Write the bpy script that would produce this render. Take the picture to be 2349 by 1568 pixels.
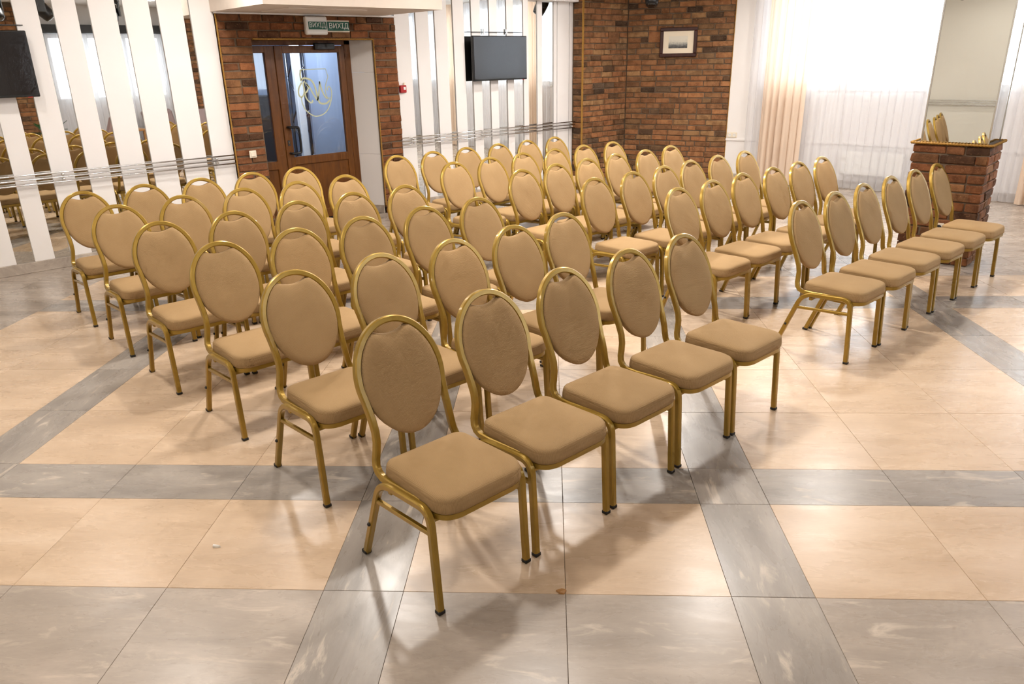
import bpy, math, random
from mathutils import Vector, Matrix
random.seed(7)
R = random.Random(11)
# world axes: X = across the hall (chairs face +X), Y = along the mirror wall (away from camera), Z up; metres
for o in list(bpy.data.objects): bpy.data.objects.remove(o)
sc = bpy.context.scene
COL = sc.collection

# ------------------------------------------------------------------ camera
cam_d = bpy.data.cameras.new('camera'); cam = bpy.data.objects.new('camera', cam_d); COL.objects.link(cam)
cam_d.sensor_width = 36.0; cam_d.lens = 1700.667 * 36.0 / 2349.0; cam_d.clip_start = 0.05
_r = Vector((0.6732546, 0.7391575, -0.0193498)); _u = Vector((-0.2511679, 0.2532303, 0.9342318)); _f = Vector((-0.6954444, 0.6241158, -0.3561411))
_m = Matrix((_r, _u, -_f)).transposed().to_4x4(); _m.translation = Vector((2.162878, -0.972071, 1.834836))
cam.matrix_world = _m
sc.camera = cam

# ------------------------------------------------------------------ world, exposure
w = bpy.data.worlds.new('overcast_sky'); sc.world = w; w.use_nodes = True
w.node_tree.nodes['Background'].inputs[0].default_value = (0.86, 0.93, 1.0, 1)
w.node_tree.nodes['Background'].inputs[1].default_value = 10.0
vs = sc.view_settings
vs.view_transform = 'Standard'; vs.look = 'None'; vs.gamma = 1.0; vs.use_curve_mapping = False
vs.exposure = 0.06
cy = sc.cycles
cy.use_denoising = True; cy.max_bounces = 6; cy.diffuse_bounces = 3; cy.glossy_bounces = 4; cy.transparent_max_bounces = 10; cy.use_adaptive_sampling = True; cy.adaptive_threshold = 0.08; cy.adaptive_min_samples = 14
cy.transmission_bounces = 4; cy.caustics_reflective = False; cy.caustics_refractive = False; cy.sample_clamp_indirect = 6.0
CEIL = 3.0
LAMP_W = 46.0
LAMP_COL = (1.0, 0.94, 0.88)

# ------------------------------------------------------------------ helpers
def s(r, g, b):
    f = lambda c: (c/255/12.92 if c/255 <= .04045 else ((c/255+.055)/1.055)**2.4)
    return (f(r), f(g), f(b), 1)

class MB:
    def __init__(self): self.v = []; self.f = []; self.sm = []
    def add(self, vs, fs, smooth=False):
        n = len(self.v); self.v += [tuple(p) for p in vs]
        self.f += [tuple(i+n for i in q) for q in fs]; self.sm += [smooth]*len(fs); return self
    def box(self, x0, x1, y0, y1, z0, z1, c=0.0):
        if c <= 0:
            vs = [(x, y, z) for z in (z0, z1) for y in (y0, y1) for x in (x0, x1)]
            return self.add(vs, [(0, 2, 3, 1), (4, 5, 7, 6), (0, 1, 5, 4), (2, 6, 7, 3), (0, 4, 6, 2), (1, 3, 7, 5)])
        c = min(c, (x1-x0)*.45, (y1-y0)*.45, (z1-z0)*.45)
        vs, idx = [], {}
        for sx in (0, 1):
            for sy in (0, 1):
                for sz in (0, 1):
                    for ax in range(3):
                        p = [(x0, x1)[sx], (y0, y1)[sy], (z0, z1)[sz]]
                        ins = [c if t == 0 else -c for t in (sx, sy, sz)]
                        for k in range(3):
                            if k != ax: p[k] += ins[k]
                        idx[(sx, sy, sz, ax)] = len(vs); vs.append(p)
        fs = []
        for ax in range(3):
            o = [k for k in range(3) if k != ax]
            for sd in (0, 1):
                q = []
                for a, b in ((0, 0), (1, 0), (1, 1), (0, 1)):
                    t = [0, 0, 0]; t[ax] = sd; t[o[0]] = a; t[o[1]] = b; q.append(idx[(*t, ax)])
                fs.append(tuple(q))
        for ax in range(3):
            o = [k for k in range(3) if k != ax]
            for a in (0, 1):
                for b in (0, 1):
                    t0 = [0, 0, 0]; t0[o[0]] = a; t0[o[1]] = b; t1 = t0[:]; t1[ax] = 1
                    fs.append((idx[(*t0, o[0])], idx[(*t1, o[0])], idx[(*t1, o[1])], idx[(*t0, o[1])]))
        for sx in (0, 1):
            for sy in (0, 1):
                for sz in (0, 1): fs.append(tuple(idx[(sx, sy, sz, k)] for k in range(3)))
        return self.add(vs, fs)
    def sweep(self, path, prof, up=(0, 0, 1), twist=0.0, closed=False, cap=True, smooth=True):
        P = [Vector(p) for p in path]; n = len(P); m = len(prof)
        T = []
        for i in range(n):
            a = P[(i-1) % n] if closed or i > 0 else P[i]
            b = P[(i+1) % n] if closed or i < n-1 else P[i]
            T.append((b-a).normalized())
        N = Vector(up); N = (N - T[0]*N.dot(T[0]))
        if N.length < 1e-4: N = T[0].orthogonal()
        N.normalize(); vs = []; acc = 0.0
        for i in range(n):
            if i:
                N = N - T[i]*N.dot(T[i]); N.normalize(); acc += (P[i]-P[i-1]).length
            B = T[i].cross(N); a = twist*acc; c, sn = math.cos(a), math.sin(a)
            for (px, py) in prof:
                x, y = px*c-py*sn, px*sn+py*c
                vs.append(P[i]+N*x+B*y)
        fs = []
        for i in range(n if closed else n-1):
            j = (i+1) % n
            for k in range(m):
                l = (k+1) % m; fs.append((i*m+k, i*m+l, j*m+l, j*m+k))
        self.add(vs, fs, smooth)
        if cap and not closed:
            self.add(vs[:m], [tuple(reversed(range(m)))]); self.add(vs[-m:], [tuple(range(m))])
        return self
    def lathe(self, prof, seg=24, c=(0, 0, 0), smooth=True):
        vs, fs = [], []
        for (r_, z) in prof:
            for k in range(seg):
                a = 2*math.pi*k/seg; vs.append((c[0]+r_*math.cos(a), c[1]+r_*math.sin(a), c[2]+z))
        for i in range(len(prof)-1):
            for k in range(seg):
                l = (k+1) % seg; fs.append((i*seg+k, i*seg+l, (i+1)*seg+l, (i+1)*seg+k))
        self.add(vs, fs, smooth)
        self.add(vs[:seg], [tuple(reversed(range(seg)))]); self.add(vs[-seg:], [tuple(range(seg))])
        return self
    def mesh(self, name, mat):
        me = bpy.data.meshes.new(name); me.from_pydata(self.v, [], self.f)
        me.polygons.foreach_set('use_smooth', self.sm); me.update()
        if mat: me.materials.append(mat)
        return me

def recalc(me):
    import bmesh
    bm = bmesh.new(); bm.from_mesh(me); bmesh.ops.remove_doubles(bm, verts=bm.verts, dist=1e-6)
    bmesh.ops.recalc_face_normals(bm, faces=bm.faces); bm.to_mesh(me); bm.free(); return me

def crisp(me, deg=32):
    me.set_sharp_from_angle(angle=math.radians(deg)); return me

def link(name, data, parent=None, loc=None, rz=None):
    o = bpy.data.objects.new(name, data); COL.objects.link(o)
    if parent is not None: o.parent = parent
    if loc is not None: o.location = loc
    if rz is not None: o.rotation_euler = (0, 0, rz)
    return o
def obj(name, mb, mat, parent=None, loc=None, rz=None, label=None):
    o = link(name, recalc(mb.mesh(name, mat)), parent, loc, rz)
    if label: o['label'] = label
    return o
def tag(o, label, cat, group=None):
    o['label'] = label; o['category'] = cat
    if group: o['group'] = group
    return o
def struct(o, label=None):
    o['kind'] = 'structure'
    if label: o['label'] = label
    return o
def thing(name, label, cat, loc=(0, 0, 0), rz=0, group=None):
    return tag(link(name, None, None, loc, rz), label, cat, group)

def rsq(h, c):   # rounded-square tube profile
    return [(h, -h+c), (h, h-c), (h-c, h), (-h+c, h), (-h, h-c), (-h, -h+c), (-h+c, -h), (h-c, -h)]
def circ(r_, n=10): return [(r_*math.cos(2*math.pi*k/n), r_*math.sin(2*math.pi*k/n)) for k in range(n)]
def lobes(r_, n=12, k=3): return [(r_*(1+.22*math.cos(k*2*math.pi*i/n))*math.cos(2*math.pi*i/n), r_*(1+.22*math.cos(k*2*math.pi*i/n))*math.sin(2*math.pi*i/n)) for i in range(n)]
def spline(pts, n=8, closed=False):
    P = [Vector(p) for p in pts]; L = len(P); out = []
    rng = range(L) if closed else range(L-1)
    for i in rng:
        g = (lambda k: P[k % L]) if closed else (lambda k: P[max(0, min(L-1, k))])
        p0, p1, p2, p3 = g(i-1), g(i), g(i+1), g(i+2)
        for k in range(n):
            t = k/n
            out.append(0.5*((2*p1)+(p2-p0)*t+(2*p0-5*p1+4*p2-p3)*t*t+(3*p1-p0-3*p2+p3)*t**3))
    if not closed: out.append(P[-1])
    return out
def subdiv(a, b, step):
    a, b = Vector(a), Vector(b); n = max(1, int((b-a).length/step))
    return [a.lerp(b, i/n) for i in range(n+1)]
def rounded(pts, rad, n=5):
    P = [Vector(p) for p in pts]; out = [P[0]]
    for i in range(1, len(P)-1):
        a, b, c = P[i-1], P[i], P[i+1]
        d1, d2 = (a-b), (c-b); r_ = min(rad[i-1] if isinstance(rad, (list, tuple)) else rad, d1.length*.49, d2.length*.49)
        s0, s1 = b+d1.normalized()*r_, b+d2.normalized()*r_
        for k in range(n+1):
            t = k/n; out.append((s0*(1-t)+b*t)*(1-t)+(b*(1-t)+s1*t)*t)
    out.append(P[-1]); return out

# ------------------------------------------------------------------ materials
class NT:
    def __init__(self, name):
        self.m = bpy.data.materials.new(name); self.m.use_nodes = True; self.t = self.m.node_tree; self.t.nodes.clear()
        self.out = self.n('ShaderNodeOutputMaterial')
    def n(self, typ, **kw):
        nd = self.t.nodes.new(typ)
        for k, v in kw.items(): setattr(nd, k, v)
        return nd
    def l(self, a, b): self.t.links.new(a, b)
    def set(self, nd, **kw):
        for k, v in kw.items(): nd.inputs[k.replace('_', ' ')].default_value = v
        return nd
def ramp(nt, fac, stops, interp='LINEAR'):
    r_ = nt.n('ShaderNodeValToRGB'); r_.color_ramp.interpolation = interp
    e = r_.color_ramp.elements
    e[0].position, e[0].color = stops[0]; e[1].position, e[1].color = stops[1]
    for p, c in stops[2:]:
        k = e.new(p); k.color = c
    nt.l(fac, r_.inputs['Fac']); return r_
def coords(nt, kind='Object', rand=0.0, scale=(1, 1, 1)):
    tc = nt.n('ShaderNodeTexCoord'); mp = nt.n('ShaderNodeMapping'); mp.inputs['Scale'].default_value = scale
    src = tc.outputs[kind]
    if rand:
        oi = nt.n('ShaderNodeObjectInfo'); mul = nt.n('ShaderNodeMath', operation='MULTIPLY'); mul.inputs[1].default_value = rand
        nt.l(oi.outputs['Random'], mul.inputs[0]); ad = nt.n('ShaderNodeVectorMath', operation='ADD')
        nt.l(src, ad.inputs[0]); nt.l(mul.outputs[0], ad.inputs[1]); src = ad.outputs[0]
    nt.l(src, mp.inputs['Vector']); return mp.outputs['Vector']
def noise(nt, vec, scale, detail=4, rough=.55, dist=0.0):
    nz = nt.n('ShaderNodeTexNoise'); nt.set(nz, Scale=scale, Detail=detail, Roughness=rough, Distortion=dist); nt.l(vec, nz.inputs['Vector']); return nz.outputs['Fac']
def mixc(nt, fac, a, b, mode='MIX'):
    m = nt.n('ShaderNodeMix', data_type='RGBA', blend_type=mode)
    if isinstance(fac, float): m.inputs[0].default_value = fac
    else: nt.l(fac, m.inputs[0])
    for sk, v in ((6, a), (7, b)):
        if isinstance(v, tuple): m.inputs[sk].default_value = v
        else: nt.l(v, m.inputs[sk])
    return m.outputs[2]
def princ(nt, color, rough=.5, metal=0.0, spec=.5, coat=0.0):
    p = nt.n('ShaderNodeBsdfPrincipled')
    if isinstance(color, tuple): p.inputs['Base Color'].default_value = color
    else: nt.l(color, p.inputs['Base Color'])
    if isinstance(rough, float): p.inputs['Roughness'].default_value = rough
    else: nt.l(rough, p.inputs['Roughness'])
    p.inputs['Metallic'].default_value = metal; p.inputs['Specular IOR Level'].default_value = spec; p.inputs['Coat Weight'].default_value = coat
    nt.l(p.outputs[0], nt.out.inputs[0]); return p
def bump(nt, p, h, strength, dist=.002):
    b = nt.n('ShaderNodeBump'); nt.set(b, Strength=strength, Distance=dist); nt.l(h, b.inputs['Height']); nt.l(b.outputs[0], p.inputs['Normal'])
def simple(name, color, rough=.5, metal=0.0, spec=.5, var=.06, scale=6.0, coat=0.0):
    nt = NT(name); v = coords(nt, 'Object'); f = noise(nt, v, scale, 3)
    c2 = tuple(max(0, min(1, c*(1-var*2))) for c in color[:3])+(1,)
    princ(nt, mixc(nt, f, color, c2), rough, metal, spec, coat); return nt.m

WHITE = simple('white_wall_paint', s(236, 232, 229), .6, var=.015, scale=2)
PANEL = simple('white_panel_lacquer', s(240, 236, 233), .38, var=.01, scale=1.5, spec=.35)
CEILM = simple('ceiling_paint', s(240, 236, 230), .8, var=.01)
CREAM = simple('cream_wall_paint', s(236, 231, 218), .6, var=.01)
SOFFM = simple('soffit_paint', s(228, 214, 200), .7, var=.03, scale=14)
def mirror_mat():
    nt = NT('mirror_glass'); v = coords(nt, 'Object'); f = noise(nt, v, 1.2, 1)
    princ(nt, mixc(nt, f, (.88, .9, .89, 1), (.86, .88, .87, 1)), .012, 1.0); return nt.m
MIRROR = mirror_mat()
CHROME = simple('chrome', (.72, .71, .69, 1), .16, 1.0, var=.02)
BLACK = simple('black_plastic', s(18, 18, 20), .38, var=.1)
DARKG = simple('dark_grey_plastic', s(45, 46, 50), .5)
WPLAST = simple('white_plastic', s(235, 233, 228), .35, var=.01)
CREAMPL = simple('cream_plastic', s(232, 220, 200), .35, var=.01)
RED = simple('red_plastic', s(176, 30, 34), .4)
RUBBER = simple('black_rubber', s(20, 17, 14), .6)
GROUT = simple('dark_grout', s(120, 106, 92), .9)
STEEL = simple('aluminium', s(150, 152, 158), .35, .9)
def screen_mat():
    nt = NT('tv_screen_glass'); v = coords(nt, 'Object'); f = noise(nt, v, 2, 2)
    princ(nt, mixc(nt, f, s(11, 11, 13), s(14, 14, 16)), .14, 0.0, .9, .0); return nt.m
SCREEN = screen_mat()

def brick_mat(name, tint=(1, 1, 1, 1)):
    nt = NT(name); oi = nt.n('ShaderNodeObjectInfo')
    base = ramp(nt, oi.outputs['Random'], [(0, s(72, 55, 44)), (.09, s(102, 73, 52)), (.22, s(150, 101, 68)), (.36, s(128, 88, 60)), (.5, s(160, 106, 70)), (.62, s(136, 97, 68)), (.74, s(168, 114, 76)), (.84, s(120, 88, 62)), (.93, s(166, 124, 86)), (1, s(92, 72, 58))])
    v = coords(nt, 'Object', 40.0)
    g = nt.n('ShaderNodeNewGeometry'); v2 = g.outputs['Position']
    n1 = noise(nt, v2, 11, 5, .6); n2 = noise(nt, v2, 60, 4, .7)
    dk = ramp(nt, n1, [(.38, (.36, .30, .26, 1)), (.58, (1, 1, 1, 1))])
    c = mixc(nt, .58, base.outputs[0], dk.outputs[0], 'MULTIPLY')
    sp = ramp(nt, n2, [(.58, (0, 0, 0, 1)), (.74, (.62, .62, .62, 1))])
    c = mixc(nt, sp.outputs[0], c, s(196, 152, 118))
    c = mixc(nt, 1.0, c, tint, 'MULTIPLY')
    p = princ(nt, c, .82, 0, .25)
    bump(nt, p, noise(nt, v2, 85, 5, .7), .75, .006); return nt.m
BRICK = brick_mat('old_brick', (1.0, 1.04, .98, 1))
BRICKD = brick_mat('red_brown_brick', (.84, .74, .64, 1))
def mortar_mat():
    nt = NT('mortar'); g = nt.n('ShaderNodeNewGeometry'); f = noise(nt, g.outputs['Position'], 40, 5, .7)
    p = princ(nt, mixc(nt, f, s(92, 76, 62), s(128, 110, 92)), .95, 0, .1); bump(nt, p, f, .6, .006); return nt.m
MORTAR = mortar_mat()

def tile_mat(name, lo, mid, hi, vein, vs_=1.0):
    nt = NT(name); v = coords(nt, 'Object', 37.0, (.8, 2.9, 1.0)); 
    f1 = noise(nt, v, 1.7, 6, .6, .5); f2 = noise(nt, v, 4.2, 7, .62, .55); f3 = noise(nt, v, 42, 3, .6)
    c = ramp(nt, f1, [(.3, lo), (.52, mid), (.72, hi)])
    vn = ramp(nt, f2, [(.585, (0, 0, 0, 1)), (.68, (vs_, vs_, vs_, 1)), (.74, (0, 0, 0, 1))])
    col = mixc(nt, vn.outputs[0], c.outputs[0], vein)
    dk = ramp(nt, f3, [(.3, (.93, .93, .93, 1)), (.7, (1, 1, 1, 1))])
    col = mixc(nt, 1.0, col, dk.outputs[0], 'MULTIPLY')
    rr = nt.n('ShaderNodeMapRange'); nt.l(f2, rr.inputs[0]); rr.inputs[3].default_value = .2; rr.inputs[4].default_value = .36
    p = princ(nt, col, rr.outputs[0], 0, .46)
    bump(nt, p, f2, .10, .004); return nt.m
BEIGE = tile_mat('beige_stone_tile', s(190, 164, 136), s(203, 177, 149), s(212, 188, 162), s(218, 196, 173), .16)
GREY = tile_mat('grey_stone_tile', s(152, 140, 128), s(170, 157, 144), s(187, 173, 159), s(206, 191, 174), .7)
BAND = tile_mat('grey_band_stone', s(134, 126, 118), s(153, 144, 135), s(173, 163, 152), s(200, 186, 170), .85)

def fabric_mat(name, d2):
    nt = NT(name); v = coords(nt, 'Object', 3.0)
    oi = nt.n('ShaderNodeObjectInfo')
    f = noise(nt, v, 9, 3); base = mixc(nt, f, s(153, 124, 86), s(166, 137, 98))
    tint = ramp(nt, oi.outputs['Random'], [(0, (.93, .92, .9, 1)), (.6, (1, 1, 1, 1)), (.94, (1.0, .99, .97, 1)), (1, (1.1, 1.06, 1.0, 1))])
    c = mixc(nt, 1.0, base, tint.outputs[0], 'MULTIPLY')
    vo = coords(nt, 'Object')
    wv = nt.n('ShaderNodeTexWave', wave_type='BANDS', bands_direction='Y'); nt.set(wv, Scale=74, Distortion=1.0, Detail=1); nt.l(vo, wv.inputs['Vector'])
    w2 = nt.n('ShaderNodeTexWave', wave_type='BANDS', bands_direction=d2); nt.set(w2, Scale=74, Distortion=1.0, Detail=1); nt.l(vo, w2.inputs['Vector'])
    b = nt.n('ShaderNodeMath', operation='ADD'); nt.l(w2.outputs['Fac'], b.inputs[0]); nt.l(wv.outputs['Fac'], b.inputs[1])
    sh = ramp(nt, b.outputs[0], [(0, (.82, .82, .82, 1)), (.7, (1.03, 1.03, 1.03, 1))])
    c = mixc(nt, 1.0, c, sh.outputs[0], 'MULTIPLY')
    p = princ(nt, c, .85, 0, .2)
    bump(nt, p, b.outputs[0], .3, .0015); return nt.m
FABRIC = fabric_mat('tan_woven_fabric_back', 'Z'); FABRICS = fabric_mat('tan_woven_fabric_seat', 'X')
def gold_mat():
    nt = NT('gold_lacquered_tube'); v = coords(nt, 'Object'); f = noise(nt, v, 30, 3)
    p = princ(nt, mixc(nt, f, s(164, 132, 50), s(148, 117, 40)), .33, .5, .5, .25); p.inputs['Coat Roughness'].default_value = .12; return nt.m
GOLD = gold_mat()
def wood_mat(name, a, b, scale=(14, 14, 1.2)):
    nt = NT(name); v = coords(nt, 'Object', 5.0, scale); f = noise(nt, v, 2.2, 6, .6, .6)
    p = princ(nt, ramp(nt, f, [(.3, a), (.7, b)]).outputs[0], .4, 0, .4); return nt.m
WOOD = wood_mat('stained_door_wood', s(82, 46, 12), s(114, 68, 22))
WOODD = wood_mat('dark_frame_wood', s(44, 20, 16), s(70, 34, 26))
WOODT = wood_mat('oak_table_wood', s(150, 106, 60), s(182, 136, 84))
def rope_mat():
    nt = NT('twisted_gold_rope'); v = coords(nt, 'Object'); f = noise(nt, v, 90, 3)
    princ(nt, mixc(nt, f, s(132, 92, 34), s(184, 138, 62)), .6, 0, .3); return nt.m
ROPE = rope_mat()
def marble_mat():
    nt = NT('grey_marble_skirting'); v = coords(nt, 'Object', 11.0); f = noise(nt, v, 5, 7, .65, 1.5)
    princ(nt, ramp(nt, f, [(.3, s(150, 138, 126)), (.55, s(178, 166, 154)), (.68, s(204, 192, 178)), (.75, s(172, 160, 148))]).outputs[0], .3, 0, .45); return nt.m
MARBLE = marble_mat()
def glass_mat(name, tint=(1, 1, 1, 1), refl=.9):
    nt = NT(name); v = coords(nt, 'Object'); f = noise(nt, v, 1.0, 1)
    tr = nt.n('ShaderNodeBsdfTransparent'); tr.inputs[0].default_value = tint
    gl = nt.n('ShaderNodeBsdfGlossy'); gl.inputs['Roughness'].default_value = .02
    nt.l(mixc(nt, f, (.95, .97, 1, 1), (.9, .94, .97, 1)), gl.inputs['Color'])
    fr = nt.n('ShaderNodeFresnel'); fr.inputs['IOR'].default_value = 1.45
    mu = nt.n('ShaderNodeMath', operation='MULTIPLY'); mu.inputs[1].default_value = refl; nt.l(fr.outputs[0], mu.inputs[0])
    mx = nt.n('ShaderNodeMixShader'); nt.l(mu.outputs[0], mx.inputs[0]); nt.l(tr.outputs[0], mx.inputs[1]); nt.l(gl.outputs[0], mx.inputs[2]); nt.l(mx.outputs[0], nt.out.inputs[0]); return nt.m
PANE = glass_mat('window_pane')
DOORGL = glass_mat('door_pane', (.93, .96, .98, 1), 1.6)
def cloth_mat(name, col, col2, transp, transl):
    nt = NT(name); v = coords(nt, 'Object', 0, (1, 1, .05)); f = noise(nt, v, 40, 3)
    c = mixc(nt, f, col, col2)
    d = nt.n('ShaderNodeBsdfDiffuse'); t = nt.n('ShaderNodeBsdfTranslucent'); x = nt.n('ShaderNodeBsdfTransparent')
    nt.l(c, d.inputs[0]); nt.l(c, t.inputs[0])
    m1 = nt.n('ShaderNodeMixShader'); m1.inputs[0].default_value = transl; nt.l(d.outputs[0], m1.inputs[1]); nt.l(t.outputs[0], m1.inputs[2])
    m2 = nt.n('ShaderNodeMixShader'); m2.inputs[0].default_value = transp; nt.l(m1.outputs[0], m2.inputs[1]); nt.l(x.outputs[0], m2.inputs[2])
    nt.l(m2.outputs[0], nt.out.inputs[0]); return nt.m
SHEER = cloth_mat('white_sheer_voile', s(246, 246, 249), s(238, 238, 242), .5, .5)
DRAPE = cloth_mat('peach_drape_cloth', s(240, 220, 200), s(232, 208, 184), .02, .36)
def emit_mat(name, col, st):
    nt = NT(name); v = coords(nt, 'Object'); f = noise(nt, v, 3, 1)
    e = nt.n('ShaderNodeEmission'); nt.l(mixc(nt, f, col, tuple(c*.97 for c in col[:3])+(1,)), e.inputs[0]); e.inputs[1].default_value = st
    nt.l(e.outputs[0], nt.out.inputs[0]); return nt.m
LENS = emit_mat('lit_lamp_lens', (1.0, .92, .82, 1), 14.0)

# ================================================================== SETTING
# ---------------- floor
UX, VX = Vector((math.sqrt(.5), math.sqrt(.5))), Vector((-math.sqrt(.5), math.sqrt(.5)))
WALLP = [(-5.9, 8.83), (-4.39, 9.45), (-2.85, 9.9), (-.6, 10.2), (3.4, 10.25)]
ROOM = [(-6.1, -3.5), (3.4, -3.5), (3.4, 10.25), (-.6, 10.2), (-2.85, 9.9), (-4.39, 9.45), (-6.1, 8.75)]
floor = struct(obj('floor', MB().box(-6.4, 3.6, -3.7, 10.6, -.12, -.011), GROUT))
def clip(poly):
    out = [Vector(p) for p in poly]; n = len(ROOM)
    for i in range(n):
        a, b = Vector(ROOM[i]), Vector(ROOM[(i+1) % n]); e = b-a; src, out = out, []
        side = lambda p: e.x*(p.y-a.y)-e.y*(p.x-a.x)
        for k in range(len(src)):
            p, q = src[k], src[(k+1) % len(src)]; sp, sq = side(p), side(q)
            if sp >= 0: out.append(p)
            if (sp >= 0) != (sq >= 0): out.append(p.lerp(q, sp/(sp-sq)))
        if not out: return []
    return out
def area(p): return abs(sum(p[i].x*p[(i+1) % len(p)].y-p[(i+1) % len(p)].x*p[i].y for i in range(len(p))))/2
def tile_mesh(poly, name, mat):
    n = len(poly); c = sum(poly, Vector((0, 0)))/n
    ins = []
    for i in range(n):
        d = poly[i]-c; ins.append(poly[i]-d.normalized()*.0022)
    ins2 = [poly[i]-(poly[i]-c).normalized()*.0009 for i in range(n)]
    vs = [(p.x, p.y, -.010) for p in ins2]+[(p.x, p.y, -.0016) for p in ins2]+[(p.x, p.y, 0) for p in ins]
    fs = [tuple(range(2*n, 3*n))]
    for i in range(n):
        j = (i+1) % n; fs += [(i, j, n+j, n+i), (n+i, n+j, 2*n+j, 2*n+i)]
    return MB().add(vs, fs).mesh(name, mat)
us = [(-3.3-.6*k-.6, -3.3-.6*k, 0) for k in range(12)][::-1]+[(-3.3, -2.7, 0), (-2.7, -2.1, 0), (-2.1, -1.8, 1), (-1.8, -1.2, 0), (-1.2, -.6, 0), (-.6, 0, 0), (0, .3, 1), (.3, .9, 0), (.9, 1.5, 0), (1.5, 1.8, 1), (1.8, 2.4, 0), (2.4, 3, 0), (3, 3.6, 0), (3.6, 3.9, 1), (3.9, 4.5, 0), (4.5, 5.1, 0)]+[(5.1+.6*k, 5.7+.6*k, 0) for k in range(9)]
vss = [(-.6*k-.6, -.6*k, 0) for k in range(10)][::-1]+[(0, .6, 0), (.6, .9, 1), (.9, 1.5, 0), (1.5, 2.1, 0), (2.1, 2.7, 0), (2.7, 3.3, 0), (3.3, 3.6, 1), (3.6, 4.2, 0)]+[(4.2+.6*k, 4.8+.6*k, 0) for k in range(14)]
tcache = {}
for (u0, u1, ub) in us:
    for (v0, v1, vb) in vss:
        q = [UX*a+VX*b for a, b in ((u0, v0), (u1, v0), (u1, v1), (u0, v1))]
        full = area(q); p = clip(q)
        if len(p) < 3 or area(p) < .006: continue
        field = -3.31 < u0 and u1 < 5.11 and -.01 < v0 and v1 < 4.21
        kind = ('band_tile', BAND) if (ub or vb) and (field or ub) else (('beige_tile', BEIGE) if field else ('grey_tile', GREY))
        ctr = UX*((u0+u1)/2)+VX*((v0+v1)/2)
        turn = math.pi/4 + (math.pi/2 if ub else 0)
        rot = Matrix.Rotation(-turn, 2)
        loc = [rot @ (pt-ctr) for pt in p]
        key = (round(u1-u0, 2), round(v1-v0, 2), kind[0], ub) if area(p) > full-1e-4 else None
        me = tcache.get(key) if key else None
        if me is None:
            me = tile_mesh(loc, kind[0], kind[1])
            if key: tcache[key] = me
        link(kind[0], me, floor, (ctr.x, ctr.y, 0), turn)

# ---------------- ceiling and plain walls out of view
struct(obj('ceiling', MB().box(-6.3, 3.6, -3.7, 10.6, CEIL, CEIL+.1), CEILM))

# ---------------- bricks
def brick_unit(seed):
    rr = random.Random(seed); mb = MB().box(-.5, .5, -.5, .5, -.5, .5, .0)
    mb = MB(); L, D, H = .24, .1, .065; c = .006
    mb.box(-L/2, L/2, -D/2, D/2, -H/2, H/2, c)
    mb.v = [(x/L+rr.uniform(-.015, .015), y/D+rr.uniform(-.03, .03), z/H+rr.uniform(-.07, .07)) for x, y, z in mb.v]
    return mb
BR = {}
def brick_meshes(mat):
    if mat.name not in BR: BR[mat.name] = [recalc(brick_unit(k).mesh('brick', mat)) for k in range(7)]
    return BR[mat.name]
PITCH = .0812
def brick_face(parent, p0, p1, nrm, z0, n, mat, depth=.1, proud=.0, L=.25, joint=.013, blocks=(), seed=1, halves=None, z_clip=None, ends=.006):
    """bricks laid along p0->p1 (front face on that line, facing nrm)"""
    rr = random.Random(seed); p0, p1 = Vector(p0), Vector(p1); d = (p1-p0); LEN = d.length; d.normalize(); nv = Vector(tuple(nrm)[:2]).normalized()
    rz = math.atan2(d.y, d.x); ms = brick_meshes(mat); cnt = 0
    for k in range(n):
        zc = z0+PITCH*(k+.5)
        segs = [(0, LEN)]
        for (s0, s1, kk) in blocks:
            if k in (kk, kk+1):
                ns = []
                for a, b in segs:
                    if s0 > a: ns.append((a, min(b, s0)))
                    if s1 < b: ns.append((max(a, s1), b))
                segs = ns
            if k == kk:
                m = p0+d*((s0+s1)/2)-nv*(depth/2)
                o = link('brick', rr.choice(ms), parent, (m.x, m.y, z0+PITCH*(k+1)), rz); o.scale = (s1-s0-joint, depth, PITCH*2-joint)
        for a, b in segs:
            x = a; first = True; cuts = []
            if halves is not None:
                ncut = halves[k % len(halves)]; w_ = (b-a)/ncut; cuts = [(a+i*w_, a+(i+1)*w_) for i in range(ncut)]
            else:
                off = rr.uniform(.3, 1.0)*L if k % 2 else rr.uniform(.75, 1.1)*L
                while x < b-1e-4:
                    ln = off if first else L*rr.choice((1, 1, 1, .92, 1.06, .55, 1.0))
                    e = x+ln
                    if b-e < .07: e = b
                    cuts.append((x, e)); x = e; first = False
            for (c0, c1) in cuts:
                jl = joint*rr.uniform(.75, 1.3); ln = c1-c0-jl
                e0 = rr.uniform(-ends, ends)
                pr_ = proud+rr.uniform(-.006, .004)
                m = p0+d*((c0+c1)/2+e0*.5)-nv*(depth/2-pr_)
                o = link('brick', rr.choice(ms), parent, (m.x, m.y, zc+rr.uniform(-.0025, .0025)), rz+rr.uniform(-.008, .008))
                o.rotation_euler = (rr.uniform(-.03, .03), rr.uniform(-.008, .008), o.rotation_euler[2]); o.scale = (ln, depth, PITCH-joint*rr.uniform(.7, 1.45)); cnt += 1
    return cnt

def rope(name, path, r_, parent, step=.012):
    pts = []
    for i in range(len(path)-1): pts += subdiv(path[i], path[i+1], step)[(1 if i else 0):]
    return obj(name, MB().sweep(pts, lobes(r_, 9), up=(.3, .5, .8), twist=150.0*.012/r_*.5), ROPE, parent)

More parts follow.
